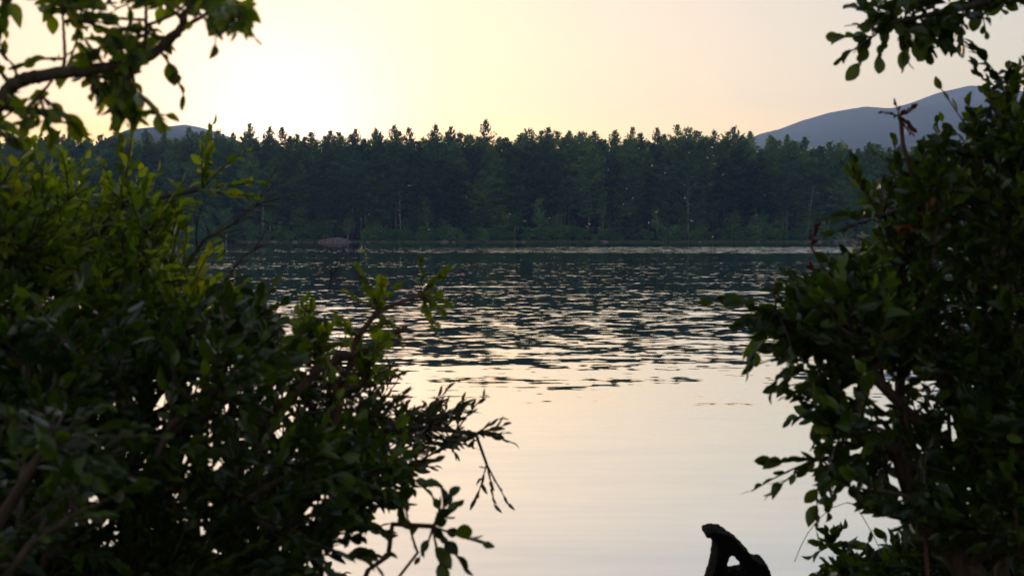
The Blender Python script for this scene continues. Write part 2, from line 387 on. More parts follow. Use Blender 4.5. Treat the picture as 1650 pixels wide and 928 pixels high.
pines = [make_pine(24, 101, 0.24, 3.5), make_pine(24, 102, 0.18, 4.0, 0.1, 'round', 1.0), make_pine(24, 103, 0.3, 3.2, 0.08),
         make_pine(24, 104, 0.12, 3.7, 0.05), make_pine(24, 105, 0.35, 4.2, 0.15, 'round', 1.1), make_pine(24, 106, 0.2, 2.9),
         make_pine(24, 107, 0.26, 4.0, 0.12, 'round', 1.0), make_pine(24, 108, 0.2, 3.8, 0.15)]
low_pines = [make_pine(12, 111, 0.06, 2.6, dense=1.2), make_pine(12, 112, 0.08, 2.2, dense=1.2)]
leafies = [make_leafy(9, 121), make_leafy(9, 122, 2.4), make_leafy(9, 123, 1.8, crown0=0.4), make_leafy(9, 124, 2.0, lean=1.2)]
bushes = [make_leafy(3.2, 131, 1.6, 'pinebark', 0.08, 0.3, 0.9), make_leafy(3.2, 132, 1.8, 'pinebark', 0.05, 0.4, 0.9)]

def top_line(px):      # where the even top of the canopy sits in the picture
    return np.interp(px, [-300, 0, 60, 400, 560, 800, 1000, 1200, 1260, 1330, 1420, 1600, 2000], [228, 224, 222, 219, 222, 219, 219, 220, 227, 238, 241, 246, 252])
def x_at(px, y): return (px - W0 / 2) / FPX * y
def h_for(py, y): return (373 - py) / FPX * y + EYE.z    # height over the water of a top seen at py

FL = 'dark green pine of the unbroken forest across the lake, level with its neighbours'
npine = 0
rows = [(4, 4.6, 14, 55), (9, 4.7, 4, 26), (15, 5.0, -10, 10), (22, 5.2, -9, 6), (30, 5.4, -10, 5)]
for ri, (dy, step, lo, hi) in enumerate(rows):
    px = -60 + ri * 23.0
    while px < 1700:
        x = x_at(px, SHORE + dy); y = shore_y(x) + dy + random.uniform(-2.2, 2.2); x = x_at(px, y)
        g = ground_z(x, y); h = h_for(top_line(px) + random.uniform(lo, hi), y) - g
        me = random.choice(pines)
        place('pine_tree', me, x, y, g - 0.1, random.uniform(0, 6.28), (random.uniform(0.8, 1.15), h / 24), FL, 'pine tree', 'pines of the far shore forest'); npine += 1
        px += step / (SHORE + dy) * FPX * random.uniform(0.75, 1.3)
# pines that rise above the canopy (pixel x, pixel y of the top, form, words)
sky_line = [(404, 195, 5, 'slim pine poking above the forest just right of the small blue hill, edged with gold'), (433, 199, 0, 'pointed pine top rimmed gold, second above the treeline right of the small hill'),
            (462, 203, 7, 'broad pine top glowing gold nearest to the brightest sky'), (530, 206, 2, 'short gold rimmed pine top in the lowest part of the skyline'), (576, 204, 5, 'small spire top of a pine right of the brightest sky'),
            (606, 203, 0, 'narrow pine top with gold edges, left of a pair of taller tops'), (640, 199, 7, 'feathery pine top rimmed yellow, left of the central skyline pair'), (662, 201, 2, 'thin pine spire between two feathery tops left of centre'),
            (697, 196, 0, 'tall feathery pine top left of the tallest one'), (728, 200, 5, 'triangular pine top just left of the tallest skyline pine'), (786, 190, 7, 'tallest pine on the skyline, its tiered top spreading wide against the sky'),
            (855, 203, 1, 'rounded pine top right of the tallest skyline pine'), (881, 203, 4, 'bushy pine top in the middle of the skyline'), (910, 211, 0, 'low pointed pine top at the middle of the skyline'),
            (1015, 200, 2, 'narrow ragged pine top left of the wide clump of crowns'), (1056, 202, 5, 'spindly pine top on the left edge of the wide clump of crowns'), (1090, 199, 4, 'wide round crown above the forest, left half of the big clump'),
            (1108, 200, 1, 'wide round crown above the forest, right half of the big clump'), (1146, 206, 0, 'pointed pine between the big clump and the last tall top'), (1183, 201, 6, 'last tall round top before the blue mountain ridge'),
            (1269, 213, 5, 'small pine top standing against the foot of the blue ridge'), (1365, 228, 0, 'pine top seen against the blue ridge near the right shrub'), (1400, 226, 7, 'pine top against the blue ridge half hidden by the right shrub'),
            (120, 210, 0, 'ragged pine top left of the small blue hill'), (190, 203, 5, 'pointed pine top at the left foot of the small blue hill'), (245, 206, 7, 'pine top in front of the small blue hill, left one'),
            (304, 203, 4, 'round pine top in front of the small blue hill, right one'), (82, 213, 2, 'leftmost pine top seen past the shrub leaves')]
for px, py, k, lab in sky_line:
    y = SHORE + random.uniform(12, 20); x = x_at(px, y); y = max(y, shore_y(x) + 9); x = x_at(px, y)
    g = ground_z(x, y); h = h_for(py + 4, y) - g
    place('pine_tree', pines[k], x, y, g - 0.1, random.uniform(0, 6.28), (0.85 if k in (4, 1, 7) else 0.75, h / 24), lab, 'pine tree', 'pines rising above the treeline')
# the wood behind, one mass of simple conifers and undergrowth
rg = np.random.default_rng(5); a = Acc(); at2 = Acc()
for i in range(620):
    y0_ = SHORE + rg.uniform(34, 120) if i < 420 else SHORE + rg.uniform(6, 45)
    px = rg.uniform(-350, 2000); x = x_at(px, y0_); y = shore_y(x) + (y0_ - SHORE); x = x_at(px, y); g = ground_z(x, y)
    if i < 420:
        h = max(5, h_for(top_line(px) + rg.uniform(2, 22), y) - g); n = 420; zlo = 0.1
    else: h = rg.uniform(2.5, 8); n = 320; zlo = 0.0
    t = rg.uniform(zlo, 1, n); R = (1 - t) ** 0.7 * min(3.6, 0.3 * h + 1.2) * np.sqrt(rg.uniform(0.1, 1, n)); an = rg.uniform(0, 6.283, n)
    P = np.stack([x + R * np.cos(an), y + R * np.sin(an), g + t * h + 0.15 * R], 1)
    Vv, F, v = tuft_faces(P, 0.5, rg, 0.5, 1, 0.4, np.full(n, rg.uniform(0, 1))); a.add(Vv, [F], v)
    if i < 420: tube(at2, [(x, y, g - 0.2), (x, y, g + h * 0.9)], [0.22, 0.05], 5, cap=False)
fm = obj('forest', a.mesh('forest', M['pine'])); tag(fm, 'deep wood massed behind the shore trees', 'forest', kind='stuff')
fk = obj('forest_trunks', at2.mesh('forest trunks', M['pinebark']), fm); fk['kind'] = 'stuff'

# waterside growth
wat = [(436, 335, 2, 'm'), (480, 340, 0, 'm'), (560, 350, 3, 'm'), (605, 352, 0, 's'), (690, 318, 0, 'L'), (716, 352, 1, 's'), (760, 338, 9, 'P'), (806, 330, 8, 'P'), (830, 340, 2, 'm'), (871, 318, 1, 'L'), (900, 345, 3, 's'),
       (972, 318, 2, 'L'), (1015, 340, 9, 'P'), (1060, 335, 1, 'm'), (1105, 346, 0, 's'), (1130, 352, 3, 's'), (1225, 345, 0, 'm'), (1262, 322, 1, 'L'), (1300, 340, 3, 'm'), (520, 345, 8, 'P'), (655, 350, 1, 's'), (1180, 338, 9, 'P'), (400, 345, 1, 'm'), (365, 335, 3, 'm'), (330, 345, 0, 's'), (1345, 350, 2, 's'), (1400, 340, 1, 'm')]
SIZEW = {'m': 'mid sized pale leafed', 's': 'small low', 'L': 'tallest light green', 'P': 'low skirted dark'}
POS = ['beside the bare pale shore rock', 'above the thin grassy edge', 'under the tall pines', 'leaning over the water']
for i, (px, py, k, sz) in enumerate(wat):
    y = shore_y(x_at(px, SHORE)) + random.uniform(0.6, 2.4); x = x_at(px, y); g = ground_z(x, y); h = h_for(py, y) - g
    lab = '%s %s at the far waterline, %s from the left' % (SIZEW[sz], 'fir' if sz == 'P' else 'leafy tree', ['1st', '2nd', '3rd'][0] if False else '%dth' % (1 + sorted(q[0] for q in wat).index(px)))
    lab = lab.replace('1th ', '1st ').replace('2th ', '2nd ').replace('3th ', '3rd ').replace('11st', '11th').replace('12nd', '12th').replace('13rd', '13th')
    if k >= 8: place('fir_tree', low_pines[k - 8], x, y, g - 0.1, random.uniform(0, 6.28), (random.uniform(0.9, 1.2), h / 12), lab, 'fir tree', 'small trees along the far waterline')
    else: place('young_tree', leafies[k], x, y, g - 0.1, random.uniform(0, 6.28), (random.uniform(0.6, 0.95), h / 9), lab, 'tree', 'small trees along the far waterline')
px = -40
while px < 1690:
    y = shore_y(x_at(px, SHORE)) + random.uniform(0.3, 1.6); x = x_at(px, y)
    if not 505 < px < 575:
        s = random.uniform(0.55, 1.15)
        place('bush', random.choice(bushes), x, y, ground_z(x, y) - 0.1, random.uniform(0, 6.28), (s * 1.2, s), 'low green bush on the far bank right at the waterline', 'bush', 'bushes lining the far bank')
    px += random.uniform(9, 20)
dead = [make_dead(10, 141), make_dead(9, 142), make_dead(3, 143, True)]
for px, py, k, lab in [(646, 300, 0, 'bare pale snag with curling side branches below the left half of the treeline'), (1108, 282, 1, 'thin whitish dead trunk high in the forest below the wide clump of crowns'),
                       (1300, 300, 0, 'leaning bare grey snag in the forest near the right shrub'), (1327, 355, 2, 'short pale broken stub on the bank beside the right shrub'),
                       (425, 300, 1, 'grey dead tree left of the shore rock, branches bare')]:
    y = shore_y(x_at(px, SHORE)) + (1.0 if k != 1 else 0.8); x = x_at(px, y); g = ground_z(x, y); h = h_for(py, y) - g
    t = place('dead_tree', dead[k], x, y, g - 0.1, random.uniform(0, 6.28), (0.8, h / [10, 9, 3][k]), lab, 'dead tree', None, ('trunk', 'branch'))
    if px == 1300: t.rotation_euler = (0, math.radians(7), 0)
# fallen pale branches in the water by the right
a = Acc()
for i in range(6):
    P0 = np.array([x_at(1360, 327.5), 327.5, 0.1]); q = np.linspace(0, 1, 6); an = -2.9 + i * 0.5
    Q = P0 + np.stack([np.cos(an) * 3.2 * q, -0.4 * q, abs(math.sin(an)) * 2.4 * q + 0.1 * np.sin(q * 5)], 1); tube(a, Q, 0.09 * (1 - q) + 0.03, 5)
tag(obj('fallen_branch', a.mesh('fallen branch', M['palebark'])), 'bleached fallen branch fanning out of the water by the right shrub', 'branch')
# shore rock
def rock(c, s, seed, name, m_, label, cat='rock', group=None, sub=3):
    me = bpy.data.meshes.new(name); import bmesh
    bm = bmesh.new(); bmesh.ops.create_icosphere(bm, subdivisions=sub, radius=1)
    for v in bm.verts:
        n = v.co * (1 + 0.28 * noise.fractal(v.co * 1.4 + Vector((seed, 0, 0)), 1, 2, 4))
        v.co = Vector((n.x * s[0], n.y * s[1], n.z * s[2]))
    for f in bm.faces: f.smooth = True
    bm.to_mesh(me); bm.free(); me.materials.append(m_)
    o = obj(name, me); o.location = c; return tag(o, label, cat, group)
ry = shore_y(x_at(540, SHORE)) - 0.8
rock((x_at(541, ry), ry, 0.25), (3.6, 1.6, 0.85), 3, 'rock', M['rock'], 'flat pinkish rock shelf lying bare at the far waterline', 'rock')
rock((x_at(520, ry), ry - 0.2, 0.1), (1.6, 1.0, 0.5), 9, 'rock', M['rock'], 'smaller pinkish rock at the left end of the rock shelf', 'rock')
for k in range(16):
    px = random.uniform(390, 1400); y = shore_y(x_at(px, SHORE)) - random.uniform(0.2, 1.2); q = random.uniform(0.35, 0.9)
    rock((x_at(px, y), y, 0.0), (q * 1.3, q, q * 0.6), 20 + k, 'boulder', M['rock'], 'small dull boulder standing at the far waterline under the trees', 'boulder', 'boulders along the far waterline', 2)
# pale reeds along the far edge
rg = np.random.default_rng(77); a = Acc()
n = 5000; pxs = rg.uniform(380, 1430, n); P = np.array([(x_at(q, 328), shore_y(x_at(q, 328)) - rg.uniform(-0.8, 1.0), 0) for q in pxs])
hgt = rg.uniform(0.25, 0.7, n)[:, None] * np.array([[0, 0, 1]]); w = np.array([[0.06, 0, 0]]); ln_ = rg.normal(0, 0.12, (n, 3)) * [1, 1, 0]
Vv = np.stack([P - w, P + w, P + hgt + ln_], 1).reshape(-1, 3); a.add(Vv, [np.arange(n * 3).reshape(-1, 3)], np.repeat(rg.uniform(0, 1, n), 3))
M['reed'] = leaf_mat('pale reeds', [(0.10, 0.13, 0.05), (0.20, 0.20, 0.10)], 0.3, rough=0.7)
tag(obj('reeds', a.mesh('reeds', M['reed'])), 'thin pale reeds along the far waterline', 'reeds', kind='stuff')

# ------------------------------------------------------------------ foreground shrubs
def leaf_template(kind):
    if kind == 'round': tt = [0, .12, .32, .55, .78, .93, 1.0]; ww = [.02, .12, .24, .32, .30, .17, .0]
    elif kind == 'narrow': tt = [0, .12, .32, .55, .78, .93, 1.0]; ww = [.02, .09, .15, .15, .10, .04, .0]
    else: tt = [0, .10, .28, .50, .74, .90, 1.0]; ww = [.02, .14, .25, .285, .21, .10, .0]
    V = []
    for t, w in zip(tt, ww):
        z = -0.13 * t * t
        V += [(t, -w, z + w * 0.35), (t, 0, z), (t, w, z + w * 0.35)]
    F = []
    for i in range(len(tt) - 1):
        b = i * 3; F += [(b, b + 3, b + 4, b + 1), (b + 1, b + 4, b + 5, b + 2)]
    return np.array(V), np.array(F)
LT = {k: leaf_template(k) for k in ('round', 'narrow', 'oval')}

def add_leaves(acc, P, D, Nrm, size, kind, var, curl=None):
    T, F = LT[kind]; n = len(P)
    X = unit(D); Nrm = Nrm - (Nrm * X).sum(1, keepdims=True) * X; Z = unit(Nrm); Y = np.cross(Z, X)
    c = np.ones(n) if curl is None else curl
    V = P[:, None] + size[:, None, None] * (T[None, :, 0, None] * X[:, None] + T[None, :, 1, None] * Y[:, None] + (T[None, :, 2] * c[:, None])[..., None] * Z[:, None])
    Fa = (F[None] + (np.arange(n) * len(T))[:, None, None]).reshape(-1, 4)
    acc.add(V.reshape(-1, 3), [Fa], np.repeat(var, len(T)))

def sprig(lv, tips, tw, B, D, ln, nleaf, size, kind, rg, vbase, droop=0.0, upn=0.7, vs_=0.2):
    """a leafy twig from B along D"""
    q = np.linspace(0, 1, 5)
    bend = rg.normal(0, 0.12, 3) + np.array([0, 0, -droop])
    C_ = B + D * ln * q[:, None] + bend * ln * (q ** 2)[:, None]
    tube(tw, C_, 0.0022 * (1 - q * 0.6) + 0.0004, 4, cap=False)
    t = np.linspace(0.12, 1.0, nleaf); P = np.stack([np.interp(t, q, C_[:, i]) for i in range(3)], 1)
    tang = unit(np.gradient(P, axis=0))
    side = unit(np.cross(tang, np.array([0, 0, 1.0]) + rg.normal(0, 0.2, 3)))
    sg = np.where(np.arange(nleaf) % 2 == 0, 1.0, -1.0)[:, None]
    ang = np.linspace(1.0, 0.15, nleaf)[:, None] * rg.uniform(0.7, 1.2, (nleaf, 1))
    Dl = unit(np.cos(ang) * tang + np.sin(ang) * sg * side + rg.normal(0, 0.22, (nleaf, 3)) + np.array([0, 0, -droop * 0.4]))
    Nl = unit(np.array([0, 0, upn]) + rg.normal(0, 0.55, (nleaf, 3)))
    sz = size * rg.uniform(0.5, 1.25, nleaf) * (0.75 + 0.25 * np.sin(t * 3.0))
    add_leaves(lv, P, Dl, Nl, sz, kind, np.clip(vbase + rg.normal(0, vs_, nleaf), 0, 1), rg.uniform(-0.6, 2.6, nleaf))

def in_poly(px, py, poly):
    c = False; j = len(poly) - 1
    for i in range(len(poly)):
        xi, yi = poly[i]; xj, yj = poly[j]
        if (yi > py) != (yj > py) and px < (xj - xi) * (py - yi) / (yj - yi) + xi: c = not c
        j = i
    return c

def shrub(name, label, cat, root, regions, extra=(), leaf='shrub', kind='oval', size=0.05, ln=0.14, nleaf=8, bark='bark', seed=1,
          droop=0.05, group=None, dead=0, rmin=0.0018, guides=(), upn=0.7, extra_mesh=None):
    """regions: (polygon in the photo, nearest, farthest depth, number of sprigs, clumpiness)"""
    rg = np.random.default_rng(seed)
    root = np.array(root, float)
    size *= 0.86; nleaf = int(nleaf * 1.25)
    tips = []
    for poly, d0, d1, cnt, cl in regions:
        cnt = int(cnt * 1.12)
        xs_ = [p[0] for p in poly]; ys_ = [p[1] for p in poly]; k = 0; tries = 0
        while k < cnt and tries < cnt * 60:
            tries += 1
            u, v = rg.uniform(min(xs_), max(xs_)), rg.uniform(min(ys_), max(ys_))
            if not in_poly(u, v, poly): continue
            d = rg.uniform(d0, d1); P = at(u, v, d)
            if cl > 0 and noise.noise(Vector(P * 4.5) + Vector((seed * 3.1, 0, 0))) < (rg.uniform(-0.5, 0.5) + cl * 0.5 - 0.35): continue
            tips.append((P, None)); k += 1
    for e in extra: tips.append((at(e[0], e[1], e[2]) - unit(e[3]) * size * 0.8, e[3]))
    nodes = [root]; par = [-1]; plen = [0.0]
    for g in guides:       # main stems through given photo points
        prev = 0
        for (u, v, d) in g:
            P = at(u, v, d); seg = np.linalg.norm(P - nodes[prev]); k = max(1, int(seg / 0.12))
            A = nodes[prev].copy(); bow = rg.normal(0, 0.035, 3)
            for s in range(1, k + 1):
                t = s / k; nodes.append(A + (P - A) * t + bow * math.sin(t * 3.14) + rg.normal(0, 0.006, 3)); par.append(prev); plen.append(plen[prev] + seg / k); prev = len(nodes) - 1
    order = sorted(range(len(tips)), key=lambda i: np.linalg.norm(tips[i][0] - root))
    arr = np.zeros((60000, 3)); pl = np.zeros(60000); cnt = len(nodes)
    arr[:cnt] = np.array(nodes); pl[:cnt] = plen
    lv = Acc(); tw = Acc(); ends = []
    for i in order:
        P = tips[i][0]; dd = np.linalg.norm(arr[:cnt] - P, axis=1)
        cost = dd + 0.25 * pl[:cnt] + 0.35 * np.maximum(0, arr[:cnt, 2] - P[2])
        j = int(np.argmin(cost)); A = arr[j].copy(); seg = dd[j]
        if seg > 1e-3:
            D = (P - A) / seg
        else: D = np.array([0, 0, 1.0])
        if tips[i][1] is not None: D = unit(np.array(tips[i][1], float))
        body = seg - ln * 0.8
        prev = j
        if body > 0.03:
            k = max(1, int(body / 0.06)); bow = rg.normal(0, 0.10, 3) * body
            E = P - D * ln * 0.8
            for s in range(1, k + 1):
                t = s / k; arr[cnt] = A + (E - A) * t + bow * math.sin(t * 3.14) + rg.normal(0, 0.004, 3)
                nodes.append(arr[cnt].copy()); par.append(prev); pl[cnt] = pl[prev] + body / k; prev = cnt; cnt += 1
            B = arr[prev]
        else: B = A
        d2 = unit(P - B + rg.normal(0, 0.02, 3)) if np.linalg.norm(P - B) > 0.02 else D
        if tips[i][1] is not None: d2 = D
        ends.append(prev)
        sprig(lv, None, tw, B, d2, ln * rg.uniform(0.75, 1.2), max(3, int(nleaf * rg.uniform(0.7, 1.25))), size, kind, rg, rg.uniform(0.15, 0.8), droop, upn)
    # pipe-model radii
    nn = cnt; w = np.zeros(nn)
    for e in ends: w[e] += 1
    for i in range(nn - 1, 0, -1): w[par[i]] += max(w[i], 0.2) if False else w[i]
    r = rmin + 0.0013 * np.power(np.maximum(w, 0.3), 0.52)
    st = Acc(); child = {}
    for i in range(1, nn): child.setdefault(par[i], []).append(i)
    stack = [(0, c) for c in child.get(0, [])]
    while stack:
        a0, c = stack.pop(); chain = [a0, c]
        while child.get(c):
            ks = sorted(child[c], key=lambda q: -w[q]); stack += [(c, q) for q in ks[1:]]; c = ks[0]; chain.append(c)
        R = r[chain]; R = np.minimum(R, r[chain[1]] * 1.0)
        tube(st, arr[chain], R, 6, cap=False)
    t = empty(name, tuple(root))
    st.add(np.concatenate(tw.V) if tw.V else np.zeros((0, 3)), [np.concatenate(v) for v in tw.F.values()], 0.5)
    obj('stem', st.mesh('stem', M[bark], True, root), t)
    obj('foliage', lv.mesh('foliage', M[leaf], True, root), t)
    tag(t, label, cat, group)
    return t

def gz(x, y): return ground_z(x, y) - 0.03
# --- left bank
shrub('shrub', 'tall leafy shrub at the left, its top spray reaching over the far forest', 'shrub', (-1.75, 3.7, gz(-1.75, 3.7)),
      [([(-260, 250), (20, 235), (90, 268), (180, 292), (270, 310), (320, 315), (325, 335), (260, 335), (280, 400), (350, 440), (390, 490), (400, 560), (200, 640), (-260, 660)], 3.0, 4.0, 1150, 0.15)],
      extra=[(342, 262, 3.4, (0.1, 0, 1)), (368, 305, 3.4, (0.5, 0, 0.6)), (330, 285, 3.4, (0, 0, 1)), (225, 268, 3.3, (0.1, 0, 1)), (375, 322, 3.4, (0.8, 0, 0.1)), (285, 285, 3.5, (0, 0, 1)), (355, 335, 3.4, (0.9, 0, -0.2)), (130, 262, 3.3, (0, 0, 1)), (310, 300, 3.4, (0.3, 0, 1)), (300, 320, 3.5, (0.3, 0, 1)), (180, 280, 3.3, (0, 0, 1)), (250, 292, 3.3, (0, 0, 1))],
      guides=[[(-50, 700, 3.5), (60, 450, 3.4), (200, 330, 3.4), (330, 310, 3.4)], [(100, 650, 3.5), (250, 480, 3.5), (400, 440, 3.5)]], leaf='shrub', size=0.044, seed=3, droop=0.0)
shrub('shrub', 'dense dark shrub filling the lower left, water glinting through its leaves', 'shrub', (-1.1, 3.0, gz(-1.1, 3.0)),
      [([(-260, 520), (100, 470), (290, 460), (390, 470), (450, 515), (490, 560), (480, 610), (540, 670), (600, 720), (590, 780), (560, 850), (520, 940), (300, 1010), (-260, 1010)], 2.4, 3.4, 1350, 0.3),
       ([(385, 465), (440, 495), (480, 540), (470, 580), (430, 540)], 2.8, 3.4, 22, 0.4),
       ([(560, 680), (640, 700), (670, 740), (650, 790), (610, 850), (560, 880)], 2.6, 3.1, 40, 0.55)],
      guides=[[(150, 950, 3.0), (300, 700, 2.9), (450, 520, 3.0)], [(380, 930, 2.9), (520, 780, 2.9), (600, 720, 2.9)]], leaf='shrub_dark', size=0.046, seed=4)
shrub('shrub', 'fine twigged shrub with narrow dark leaves arching right over the pale water', 'shrub', (-0.75, 4.1, gz(-0.75, 4.1)),
      [([(470, 600), (540, 570), (620, 600), (650, 650), (700, 655), (738, 645), (752, 690), (765, 708), (715, 735), (690, 720), (690, 770), (600, 790), (500, 760)], 3.2, 3.9, 330, 0.2)],
      extra=[(770, 632, 3.5, (0.5, 0, 0.9)), (752, 640, 3.5, (0.3, 0, 1)), (782, 690, 3.5, (1, 0, 0.3)), (785, 710, 3.5, (1, 0, -0.1)), (770, 668, 3.5, (0.8, 0, 0.5)), (668, 615, 3.5, (0.7, 0, 0.6)), (786, 700, 3.5, (1, 0, 0)),
             (795, 765, 3.45, (0.5, 0, -1)), (775, 775, 3.45, (-0.25, 0, -1)), (785, 755, 3.45, (0.3, 0, -1))],
      guides=[[(420, 900, 3.7), (560, 720, 3.6), (680, 690, 3.5), (770, 700, 3.5), (785, 745, 3.45)]], leaf='fine', kind='narrow', size=0.042, ln=0.08, nleaf=7, seed=5, rmin=0.0012, upn=0.4)
shrub('sapling', 'light green sapling spray held above the ripples beside a snapped branch', 'sapling', (-0.8, 3.3, gz(-0.8, 3.3)),
      [([(470, 480), (520, 500), (620, 540), (640, 580), (610, 610), (540, 580), (480, 560)], 3.0, 3.4, 42, 0.2)],
      extra=[(690, 462, 3.2, (0.7, 0, 0.6)), (700, 478, 3.2, (1, 0, -0.1)), (668, 470, 3.2, (0.5, 0, 0.8)), (645, 478, 3.2, (0.4, 0, 0.6)), (610, 470, 3.2, (-0.2, 0, 1)), (600, 490, 3.2, (-0.7, 0, 0.4)), (625, 490, 3.2, (0.2, 0, 1)), (590, 515, 3.2, (-0.5, 0, 0.6)), (650, 500, 3.2, (0.6, 0, -0.6)), (605, 510, 3.2, (0.5, 0, .3)), (680, 485, 3.2, (0.6, 0, -0.4)), (660, 490, 3.2, (0.3, 0, -0.6)), (635, 505, 3.2, (0.2, 0, -0.8)), (655, 465, 3.2, (0.1, 0, 1)), (595, 478, 3.2, (-0.4, 0, 0.8)), (575, 500, 3.2, (-0.7, 0, 0.5)), (615, 485, 3.2, (0, 0, 1))],
      guides=[[(480, 850, 3.25), (545, 640, 3.2), (580, 545, 3.2), (610, 500, 3.2), (680, 475, 3.2)]], leaf='shrub', kind='round', size=0.034, ln=0.07, nleaf=8, seed=6, upn=0.3, bark='redbark')
shrub('shrub', 'nearest low shrub in the lower left corner with large soft green leaves', 'shrub', (-1.25, 1.75, gz(-1.25, 1.75)),
      [([(-200, 640), (60, 610), (150, 640), (260, 700), (250, 760), (180, 790), (150, 870), (80, 1000), (-200, 1000)], 1.7, 2.2, 75, 0.3)],
      guides=[[(-50, 900, 1.9), (80, 720, 1.9)]], leaf='shrub_dark', size=0.042, ln=0.11, nleaf=7, seed=7)
shrub('seedling', 'small broad leaved seedling low over the water at the foot of the left shrubs', 'seedling', (-0.42, 2.9, gz(-0.42, 2.9)),
      [], extra=[(752, 880, 2.6, (0.9, 0, -0.35)), (735, 850, 2.6, (0.8, 0, 0.5)), (720, 880, 2.6, (0.1, 0, -1)), (755, 870, 2.6, (0.7, -.3, -0.7)), (700, 860, 2.6, (0.4, 0, 0.8)), (660, 830, 2.7, (-0.3, 0, 1)), (690, 880, 2.65, (-0.2, 0, -1))],
      guides=[[(590, 925, 2.75), (625, 895, 2.7), (632, 850, 2.7), (690, 855, 2.62)], [(640, 925, 2.75), (660, 890, 2.72), (670, 880, 2.7)]], kind='oval', leaf='shrub_dark', size=0.048, ln=0.07, nleaf=6, seed=8, bark='redbark', upn=0.2)
# snapped reddish branch and bare twigs
def limb(pts, r0, r1, name, label, cat, bark='redbark', twigs=0, seed=1, parent=None, tl=0.12):
    rg = np.random.default_rng(seed); P = np.array([at(*p) for p in pts]); s = np.linspace(0, 1, len(P)); q = np.linspace(0, 1, 8 * len(P))
    Q = np.stack([np.interp(q, s, P[:, i]) for i in range(3)], 1)
    for _ in range(2): Q[1:-1] = (Q[:-2] + 2 * Q[1:-1] + Q[2:]) / 4
    Q[1:-1] += rg.normal(0, r0 * 0.12, (len(Q) - 2, 3)); a = Acc()
    tube(a, Q, np.linspace(r0, r1, len(Q)) * rg.uniform(0.9, 1.1, len(Q)), 8)
    for i in range(twigs):
        j = rg.integers(len(Q) // 5, len(Q) - 1); D = unit(unit(Q[j] - Q[j - 1]) + rg.normal(0, 0.55, 3)); z = np.linspace(0, 1, 6)
        L_ = tl * rg.uniform(0.5, 1.3); T = Q[j] + D * L_ * z[:, None] + rg.normal(0, 0.12, 3) * L_ * (z ** 2)[:, None]; tube(a, T, 0.0018 * (1 - z) + 0.0005, 4, cap=False)
    o = obj(name, a.mesh(name, M[bark], True, Q[0]), parent); o.location = Q[0]
    return tag(o, label, cat) if label else o
limb([(400, 700, 3.1), (470, 640, 3.1), (520, 590, 3.15), (560, 572, 3.15), (600, 562, 3.15), (625, 548, 3.15), (640, 533, 3.15), (656, 527, 3.15)], 0.012, 0.006, 'snapped_branch', 'reddish snapped branch end pointing up right against the rippled water', 'branch', twigs=10, seed=2)
limb([(250, 560, 3.4), (300, 430, 3.4), (330, 385, 3.4), (370, 365, 3.4), (400, 340, 3.4), (425, 325, 3.4)], 0.006, 0.0012, 'bare_twig', 'bare dark twig fanning out over the far shore left of the rock', 'twig', 'bark', 14, 3, tl=0.16)
limb([(350, 470, 3.3), (390, 415, 3.3), (425, 393, 3.3)], 0.004, 0.0012, 'bare_twig', 'short bare twig ending just at the far waterline', 'twig', 'bark', 3, 4, tl=0.06)
limb([(640, 720, 3.3), (530, 470, 3.3), (535, 440, 3.3), (560, 462, 3.3), (575, 500, 3.3)][1:], 0.002, 0.001, 'bare_twig', 'thin curled bare twig left of the light green sapling', 'twig', 'bark', 3, 5, tl=0.08)

